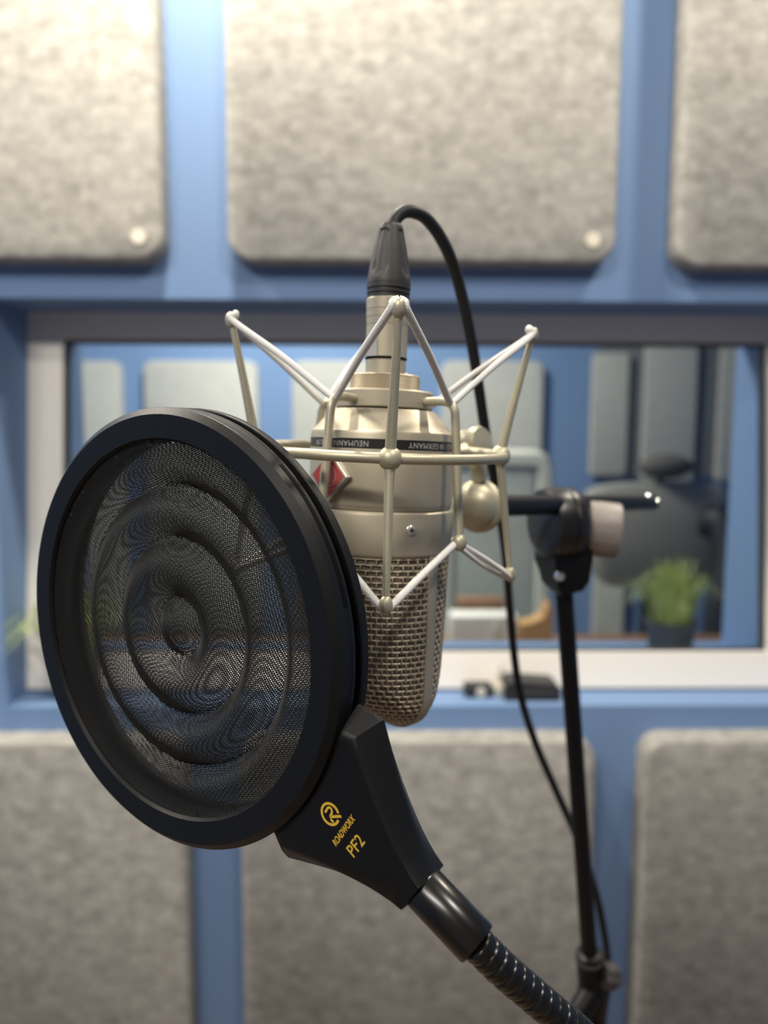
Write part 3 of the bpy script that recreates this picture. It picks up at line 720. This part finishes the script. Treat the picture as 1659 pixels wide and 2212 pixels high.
# ------------------------------------------------------------------ microphone stand
b0, b1 = at(1085, 1093, .405), at(1408, 1086, .572)
bd_ = (b1-b0).normalized(); b0 = b0-bd_*0.013
ptop, pbot = at(1216, 1245, .478), at(1275, 2090, .550)
pdir = (pbot-ptop).normalized()
low_top = pbot; floor_pt = Vector((pbot.x+0.03, pbot.y+0.02, 0.0))
st = empty('microphone_stand', floor_pt.copy(), 'black boom microphone stand with grey clutch knob behind the microphone', 'stand')
iv = Matrix.Translation(-floor_pt)
S_ = lambda p: p-floor_pt
bm_ = MB().tube([S_(b0), S_(b1)], 5.7*mm, 20).build('boom_arm', M['black_metal'], st, 60)
MB().tube([S_(b1-bd_*0.001), S_(b1+bd_*0.005)], [6.0*mm, 4.5*mm], 20).build('end_plug', M['black_plastic'], bm_, 40)
for px_, py_, d_ in ((1401, 1072, .560), (1420, 1082, .564)):
    MB().ball(S_(at(px_, py_, d_)), 2.3*mm).build('glint_ball', M['chrome'], bm_)  # chrome balls added to give the boom end its two bright glints
# clutch: two discs on a cross axis, housing below, big knob at right
cc_ = at(1212, 1128, .468)
cax = (CD(0.95, -0.05, 0.32)).normalized()
CM = zto(S_(cc_), cax)
cyl = lambda prof, seg=40: MB().lathe([(r*mm, z*mm) for r, z in prof], seg, xf=CM)
cl1 = cyl([(0.01, -14), (17, -14), (20.5, -12), (21.4, -9), (21.4, -1.2), (20.4, -0.3), (0.01, -0.3)]).build('clutch_disc', M['clutch'], st, 35)
cyl([(0.01, 0.2), (20.4, 0.2), (21.4, 1.2), (21.4, 5.5), (19, 9), (13, 12.5), (9, 13.5), (0.01, 13.5)]).build('clutch_disc', M['clutch'], st, 35)
hs = MB()
hd = pdir
hx_ = zto(S_(cc_), -hd, cax)
rg = lambda z, w, t: [hx_ @ Vector(p)*1 for p in ((-t*mm, -w*mm, z*mm), (t*mm, -w*mm, z*mm), (t*mm, w*mm, z*mm), (-t*mm, w*mm, z*mm))]
hs.prism([rg(-4, 13, 12), rg(-24, 13, 12), rg(-30, 12, 11), rg(-38, 11, 10), rg(-44, 7.5, 7.5)])
hs.build('clutch_housing', M['black_plastic'], st, 30)
p = at(1209, 1244, .458)
MB().lathe([(3.2*mm, 0), (3.2*mm, 1.2*mm), (2.2*mm, 2.4*mm), (0.01*mm, 2.8*mm)], 20, xf=zto(S_(p), -FW)).build('housing_bolt', M['chrome'], st, 40, 'bright bolt head')
kx0 = at(1268, 1140, .476); kdir = (CD(0.97, 0.12, -0.14)).normalized()
KX = zto(S_(kx0), kdir)
kb = MB(); rings = []
for z, r in ((0, 16.0), (0.8, 16.8), (8, 17.2), (17.5, 17.2), (18.6, 16.8), (19.6, 14), (20.2, 6)):
    rings.append([KX @ Vector(((r+0.12*math.cos(18*2*PI*i/54))*mm*math.cos(2*PI*i/54), (r+0.12*math.cos(18*2*PI*i/54))*mm*math.sin(2*PI*i/54), z*mm)) for i in range(54)])
kb.prism(rings); knb = kb.build('clutch_knob', M['grey_knob'], st, 35, 'taupe grey clutch knob')
MB().tube([S_(cc_+cax*0.010), S_(kx0+kdir*0.001)], 4.6*mm, 16).build('knob_shaft', M['black_metal'], st, 50)
MB().tube([S_(ptop-pdir*0.02), S_(pbot)], 5.6*mm, 20).build('upper_pole', M['black_metal'], st, 60)
# lower clutch and tube
ldir = (floor_pt+Vector((0, 0, 0.1))-pbot).normalized()
LM = zto(S_(pbot), -pdir)
MB().lathe([(5.6*mm, 14*mm), (8.8*mm, 13*mm), (9.6*mm, 10*mm), (9.6*mm, 2*mm), (9.0*mm, -14*mm), (10*mm, -18*mm), (10*mm, -34*mm), (9*mm, -38*mm), (0.01*mm, -38*mm)], 32, xf=LM).build('height_clutch', M['black_plastic'], st, 35)
MB().lathe([(9.7*mm, 9.6*mm), (10.1*mm, 9.2*mm), (10.1*mm, 7.2*mm), (9.7*mm, 6.8*mm)], 32, xf=LM).build('clutch_ring', M['dark_knob'], st, 40)
MB().tube([S_(pbot+pdir*0.02), S_(pbot+pdir*0.05), S_(floor_pt+Vector((0, 0, 0.08)))], 8.2*mm, 20).build('lower_tube', M['black_metal'], st, 60)
MB().tube([S_(at(1286, 2128, .553)), S_(at(1262, 2168, .548)), S_(at(1236, 2205, .543))], [7.5*mm, 8.5*mm, 7*mm], 14).build('lock_lever', M['black_plastic'], st, 50)
lk = at(1326, 2110, .545); lkd = CD(0.93, 0.28, 0.2).normalized(); LK = zto(S_(lk), lkd)
rings = []
for z, r in ((-9, 7), (-8, 8.2), (0, 8.4), (2, 7.2)):
    rings.append([LK @ Vector(((r+0.6*math.cos(6*2*PI*i/48))*mm*math.cos(2*PI*i/48), (r+0.6*math.cos(6*2*PI*i/48))*mm*math.sin(2*PI*i/48), z*mm)) for i in range(48)])
lkk = MB().prism(rings).build('height_knob', M['dark_knob'], st, 35, 'small grey height knob')
MB().lathe([(3.4*mm, 1.5*mm), (3.4*mm, 4*mm), (2.6*mm, 5*mm), (0.01*mm, 5*mm)], 18, xf=LK).build('knob_bolt', M['chrome'], lkk, 30)
MB().tube([S_(pbot+pdir*0.004), S_(lk-lkd*0.007)], 4.2*mm, 14).build('knob_shaft', M['black_metal'], st, 50)
MB().lathe([(0.03, 0.0), (0.05, 0.06), (0.03, 0.11), (0.0085, 0.13)], 24, xf=Matrix.Translation((0, 0, 0.03))).build('base_hub', M['black_plastic'], st, 40)
for k in range(3):
    a = 2*PI*k/3+0.5; d = Vector((math.cos(a), math.sin(a), 0))
    lg = MB().tube([d*0.03+Vector((0, 0, 0.09)), d*0.30+Vector((0, 0, 0.012))], 9*mm, 12).build('leg', M['black_metal'], st, 60)
    MB().ball(d*0.30+Vector((0, 0, 0.012)), 12*mm).build('rubber_foot', M['black_plastic'], lg)

# ------------------------------------------------------------------ pop filter
PC = CW(-0.07662861, 0.0413013, 0.26990334)
pn = Vector((-0.55867849, 0.08149213, -0.82537105)); pe1 = Vector((0.82812541, 0, -0.56054287)).normalized(); pe2 = pn.cross(pe1)
POPM = basis(PC, CD(*pe1), CD(*pe2), CD(*pn))
pop = empty('pop_filter', POPM, 'round black mesh pop filter on a gooseneck in front of the microphone', 'pop filter')
R_ = 77.5
def plat(name, prof, mt, parent, seg=160, smooth=14, closed=True, label=None):
    return MB().lathe([(r*mm, z*mm) for r, z in prof], seg, closed_prof=closed).build(name, mt, parent, smooth, label)
rim = plat('front_rim', [(66.6, 1.0), (67.0, 1.6), (74.9, 1.9), (75.1, 1.85), (77.4, -0.1), (77.5, -0.35), (77.5, -3.5), (77.2, -3.8), (77.3, -5.4), (77.5, -5.7), (77.4, -6.9), (77.1, -7.2), (73.8, -7.2), (73.8, -7.6), (66.2, -7.6), (66.2, 0.4)], M['rim_black'], pop)
plat('spacer_ring', [(66.4, -7.4), (73.2, -7.4), (73.2, -10.9), (66.4, -10.9)], M['slot'], pop)
plat('rear_rim', [(66.4, -10.7), (77.0, -10.7), (77.4, -10.9), (77.5, -11.2), (77.5, -13.6), (77.1, -14.0), (67, -14.2), (66.4, -13.8)], M['rim_black'], pop)
# raised black strip painting the shade of a slot, right of the front rim
def pang(px, py, off):
    d = CD((px-CX)/F_PX, (py-CY)/F_PX, 1); n = CD(*pn); P0 = PC+n*off
    t = ((P0-EYE).dot(n))/d.dot(n); v = POPM.inverted() @ (EYE+d*t); return math.atan2(v.y, v.x)
a0, a1 = pang(750, 1310, -.0047), pang(606, 1004, -.0047)
MB().lathe([(77.0*mm, -3.7*mm), (77.54*mm, -3.8*mm), (77.54*mm, -5.4*mm), (77.0*mm, -5.5*mm)], 60, a0, a1, closed_prof=True).build('slot_shade', M['slot'], rim, 30)
# mesh: real crossing threads over a rippled surface
GR = (10.5, 32.0, 50.5)
def pop_z(r):
    z = -4.2
    edges = (-10.5, 10.5, 32.0, 50.5, 66.6)
    for i in range(4):
        a, b = edges[i], edges[i+1]
        if a <= r <= b:
            u = (r-a)/(b-a); z = -7.2+(5.6 if i < 3 else 5.4)*math.sin(PI*u)**0.75
            if i == 3 and u > 0.5: z = max(z, -1.8+1.6*(2*u-1)**2)
    return z
def threads(pitch, rad, zf, rmax, ang, amp, seglen):
    mb = MB(); ca, sa = math.cos(ang), math.sin(ang); n = int(rmax/pitch); V, Fc = [], []
    for fam in (0, 1):
        for i in range(-n, n+1):
            c = (i+0.25)*pitch
            if abs(c) >= rmax: continue
            L = math.sqrt(rmax**2-c*c); ns = max(4, int(2*L/seglen)); base = len(V)
            for k in range(ns+1):
                t = -L+2*L*k/ns; x, y = (t, c) if fam == 0 else (c, t)
                r = math.hypot(x, y); z = zf(r)+amp*(1 if fam else -1)
                # side vectors of a flat-ish three-sided thread
                ox, oy = (0, 1) if fam == 0 else (1, 0)
                for s, h_ in ((-0.95, -0.45), (0.95, -0.45), (0, 0.9)):
                    X, Y = x+ox*s*rad, y+oy*s*rad
                    V.append(((X*ca-Y*sa)*mm, (X*sa+Y*ca)*mm, (z+h_*rad)*mm))
            for k in range(ns):
                p0 = base+k*3
                for s in range(3): Fc.append((p0+s, p0+(s+1) % 3, p0+3+(s+1) % 3, p0+3+s))
    mb.v, mb.f = V, Fc; return mb
front = threads(0.67, 0.19, pop_z, 66.6, math.radians(14), 0.10, 1.25).build('front_mesh', M['thread'], pop, 180, 'rippled black thread mesh', recalc=False)
front['kind'] = 'stuff'
rear = threads(0.86, 0.13, lambda r: -13.2+1.5*(r/66.6)**2, 66.6, math.radians(38), 0.09, 3.0).build('rear_mesh', M['thread'], pop, 180, 'flat rear thread mesh', recalc=False)
rear['kind'] = 'stuff'
# bracket
ax_a = math.radians(-37.5); ca, sa = math.cos(ax_a), math.sin(ax_a)
def bl_(a, b, z): return Vector(((a*ca-b*sa), (a*sa+b*ca), z))*mm
def outline(hw_t, hw_e, a_tip, r_arc, a_end, curve, cham):
    pts = []
    th = math.asin(min(0.95, (hw_t-cham)/r_arc))
    for k in range(13):                                            # concave edge against the rim
        t = th-2*th*k/12; pts.append((r_arc*math.cos(t), r_arc*math.sin(t)))
    for k in range(11):
        u = k/10; b = 1.8*u-(hw_e+(hw_t-hw_e)*(1-u)**curve); pts.append((a_tip+(a_end-a_tip)*u, b))
    for k in range(10, -1, -1):
        u = k/10; b = 1.8*u+(hw_e+(hw_t-hw_e)*(1-u)**curve); pts.append((a_tip+(a_end-a_tip)*u, b))
    return pts
oF = outline(25.5, 5.2, 78.2, 77.7, 119.6, 1.35, 2.2)
oM = outline(33.5, 6.3, 80.5, 77.7, 120.0, 1.2, 2.6)
oB = outline(27, 5.2, 78.2, 77.7, 119.6, 1.35, 2.2)
rr_ = lambda o, z, s=0.0: [bl_(a, b*(1-s), z) for a, b in o]
mixo = lambda A, B, t: [(a[0]+(b[0]-a[0])*t, a[1]+(b[1]-a[1])*t) for a, b in zip(A, B)]
bk = MB().prism([rr_(oF, -2.2, 0.05), rr_(oF, -2.35), rr_(mixo(oF, oM, 0.10), -2.75), rr_(mixo(oF, oM, 0.24), -3.5), rr_(mixo(oF, oM, 0.45), -4.9), rr_(oM, -9.0), rr_(oM, -10.5), rr_(mixo(oB, oM, 0.25), -16.0), rr_(oB, -17.0)])
brk = bk.build('bracket', M['black_plastic'], pop, 32, 'black wedge bracket with gold print')
ztx = -2.17
def on_bracket(vs, fs, a, b, name):
    # text runs along +b (tangent), its top towards the disc
    out = [bl_(a/1-v.y/mm, b+v.x/mm, ztx+v.z/mm+0.02) for v in vs]
    return MB().add(out, fs).build(name, M['gold'], brk, None, recalc=False)
LB = 0.0
vs, fs = text_mesh('ROADWORX', 2.9*mm, 0.03*mm, 0.25, 1.02, 0.74, 0.05*mm); on_bracket(vs, fs, 92.3, -0.3, 'gold_lettering')
vs, fs = text_mesh('PF2', 5.4*mm, 0.03*mm, 0.0, 1.04, 0.96, 0.045*mm); on_bracket(vs, fs, 98.0, -0.4, 'gold_lettering')
lg = MB()
def strip(pts, wd, closed=False):
    n = len(pts); vs = []
    for z in (0.0, 0.05):
        for i, p in enumerate(pts):
            a, b = Vector(pts[max(0, i-1)]), Vector(pts[min(n-1, i+1)]); t = (b-a).normalized(); nn = Vector((-t.y, t.x))
            for s in (1, -1):
                q = Vector(p)+nn*s*wd/2; vs.append(bl_(85.8-q.y, 0.2+q.x, ztx+z))
    fs = []
    for i in range(n-1):
        a = 2*i; c = 2*n
        fs += [(c+a, c+a+1, c+a+3, c+a+2), (a, a+2, a+3, a+1), (a, c+a, c+a+2, a+2), (a+1, a+3, c+a+3, c+a+1)]
    lg.add(vs, fs)
circ = [(3.3*math.cos(math.radians(d)), 3.3*math.sin(math.radians(d))) for d in [-36+322*k/40 for k in range(41)]]
strip(circ, 0.85)
strip([(-1.15, 1.6), (0.8, 1.75), (1.45, 1.5), (1.75, 0.85), (1.5, 0.2), (0.8, -0.25), (-0.8, -0.45)], 0.8)
strip([(-0.95, -0.4), (0.8, -1.65), (2.8, -3.25)], 0.85)
strip([(-1.3, -1.05), (-1.1, -2.35)], 0.75)
lg.build('gold_emblem', M['gold'], brk, None)
# ferrule and gooseneck
ip = POPM.inverted()
def on_disc(px, py, off):
    d = CD((px-CX)/F_PX, (py-CY)/F_PX, 1); n = CD(*pn); P0 = PC+n*off
    return ip @ (EYE+d*(((P0-EYE).dot(n))/d.dot(n)))
f0 = on_disc(919, 1921, -.0096); f1 = on_disc(1034, 2042, -.0105)
fd = (f1-f0).normalized(); fl = (f1-f0).length
FM = zto(f0, fd)
MB().lathe([(0.01*mm, -3*mm), (4.4*mm, -3*mm), (4.4*mm, -1.3*mm), (6.3*mm, -1.2*mm), (6.75*mm, -0.5*mm), (6.75*mm, fl-1.0*mm), (6.4*mm, fl-0.3*mm), (4.6*mm, fl), (0.01*mm, fl)], 40, xf=FM).build('ferrule', M['gloss_black'], pop, 35, 'smooth black ferrule')
d1 = ((POPM @ f1)-EYE).dot(FW)
gp = [at(1026, 2033, d1-.0006), at(1042, 2050, d1+.0004), at(1088, 2095, d1+.0025), at(1138, 2138, d1+.006), at(1196, 2187, d1+.010), at(1253, 2235, d1+.017), at(1325, 2305, .270), at(1372, 2390, .31), at(1385, 2460, .38), at(1360, 2490, .46), at(1318, 2480, .52)]
gp = [ip @ p for p in catmull(gp, 14)]
# resample evenly and add the coil ribs as ring profile
L = [0]
for i in range(1, len(gp)): L.append(L[-1]+(gp[i]-gp[i-1]).length)
stp = 0.55*mm; s = 0; j = 0; path = []
while s < L[-1]:
    while L[j+1] < s: j += 1
    t = (s-L[j])/(L[j+1]-L[j]); path.append(gp[j]+(gp[j+1]-gp[j])*t); s += stp
rad = []
for i in range(len(path)):
    u = (i*0.55/4.4) % 1.0
    g1 = max(0, 1-abs(u-0.02)/0.10, 1-abs(u-1.02)/0.10); g2 = max(0, 1-abs(u-0.42)/0.09)
    rad.append((4.75+0.45*math.sin(PI*u)**0.7-0.35*g1-0.5*g2)*mm)
MB().tube(path, rad, 20).build('gooseneck', M['gloss_black'], pop, 50, 'ribbed black gooseneck')
tube_pt = Vector((S_(pbot)+(S_(floor_pt+Vector((0, 0, 0.08)))-S_(pbot+pdir*0.05))*0.12))+floor_pt
cpt = pbot+pdir*0.05+(floor_pt+Vector((0, 0, 0.08))-(pbot+pdir*0.05))*0.12
ge = POPM @ path[-1]
# clamp block where the gooseneck meets the stand tube
cz = (floor_pt+Vector((0, 0, 0.08))-(pbot+pdir*0.05)).normalized()
tt = (ge-cpt).dot(cz); near = cpt+cz*tt
cm = zto(near, cz, (ge-near).normalized())
dist = (ge-near).length
CLM = ip @ cm
MB().box((-0.013, 0.0086, -0.014), (0.013, max(dist, 0.016)+0.004, 0.014), CLM, 0.003).build('stand_clamp', M['black_plastic'], pop, 35)
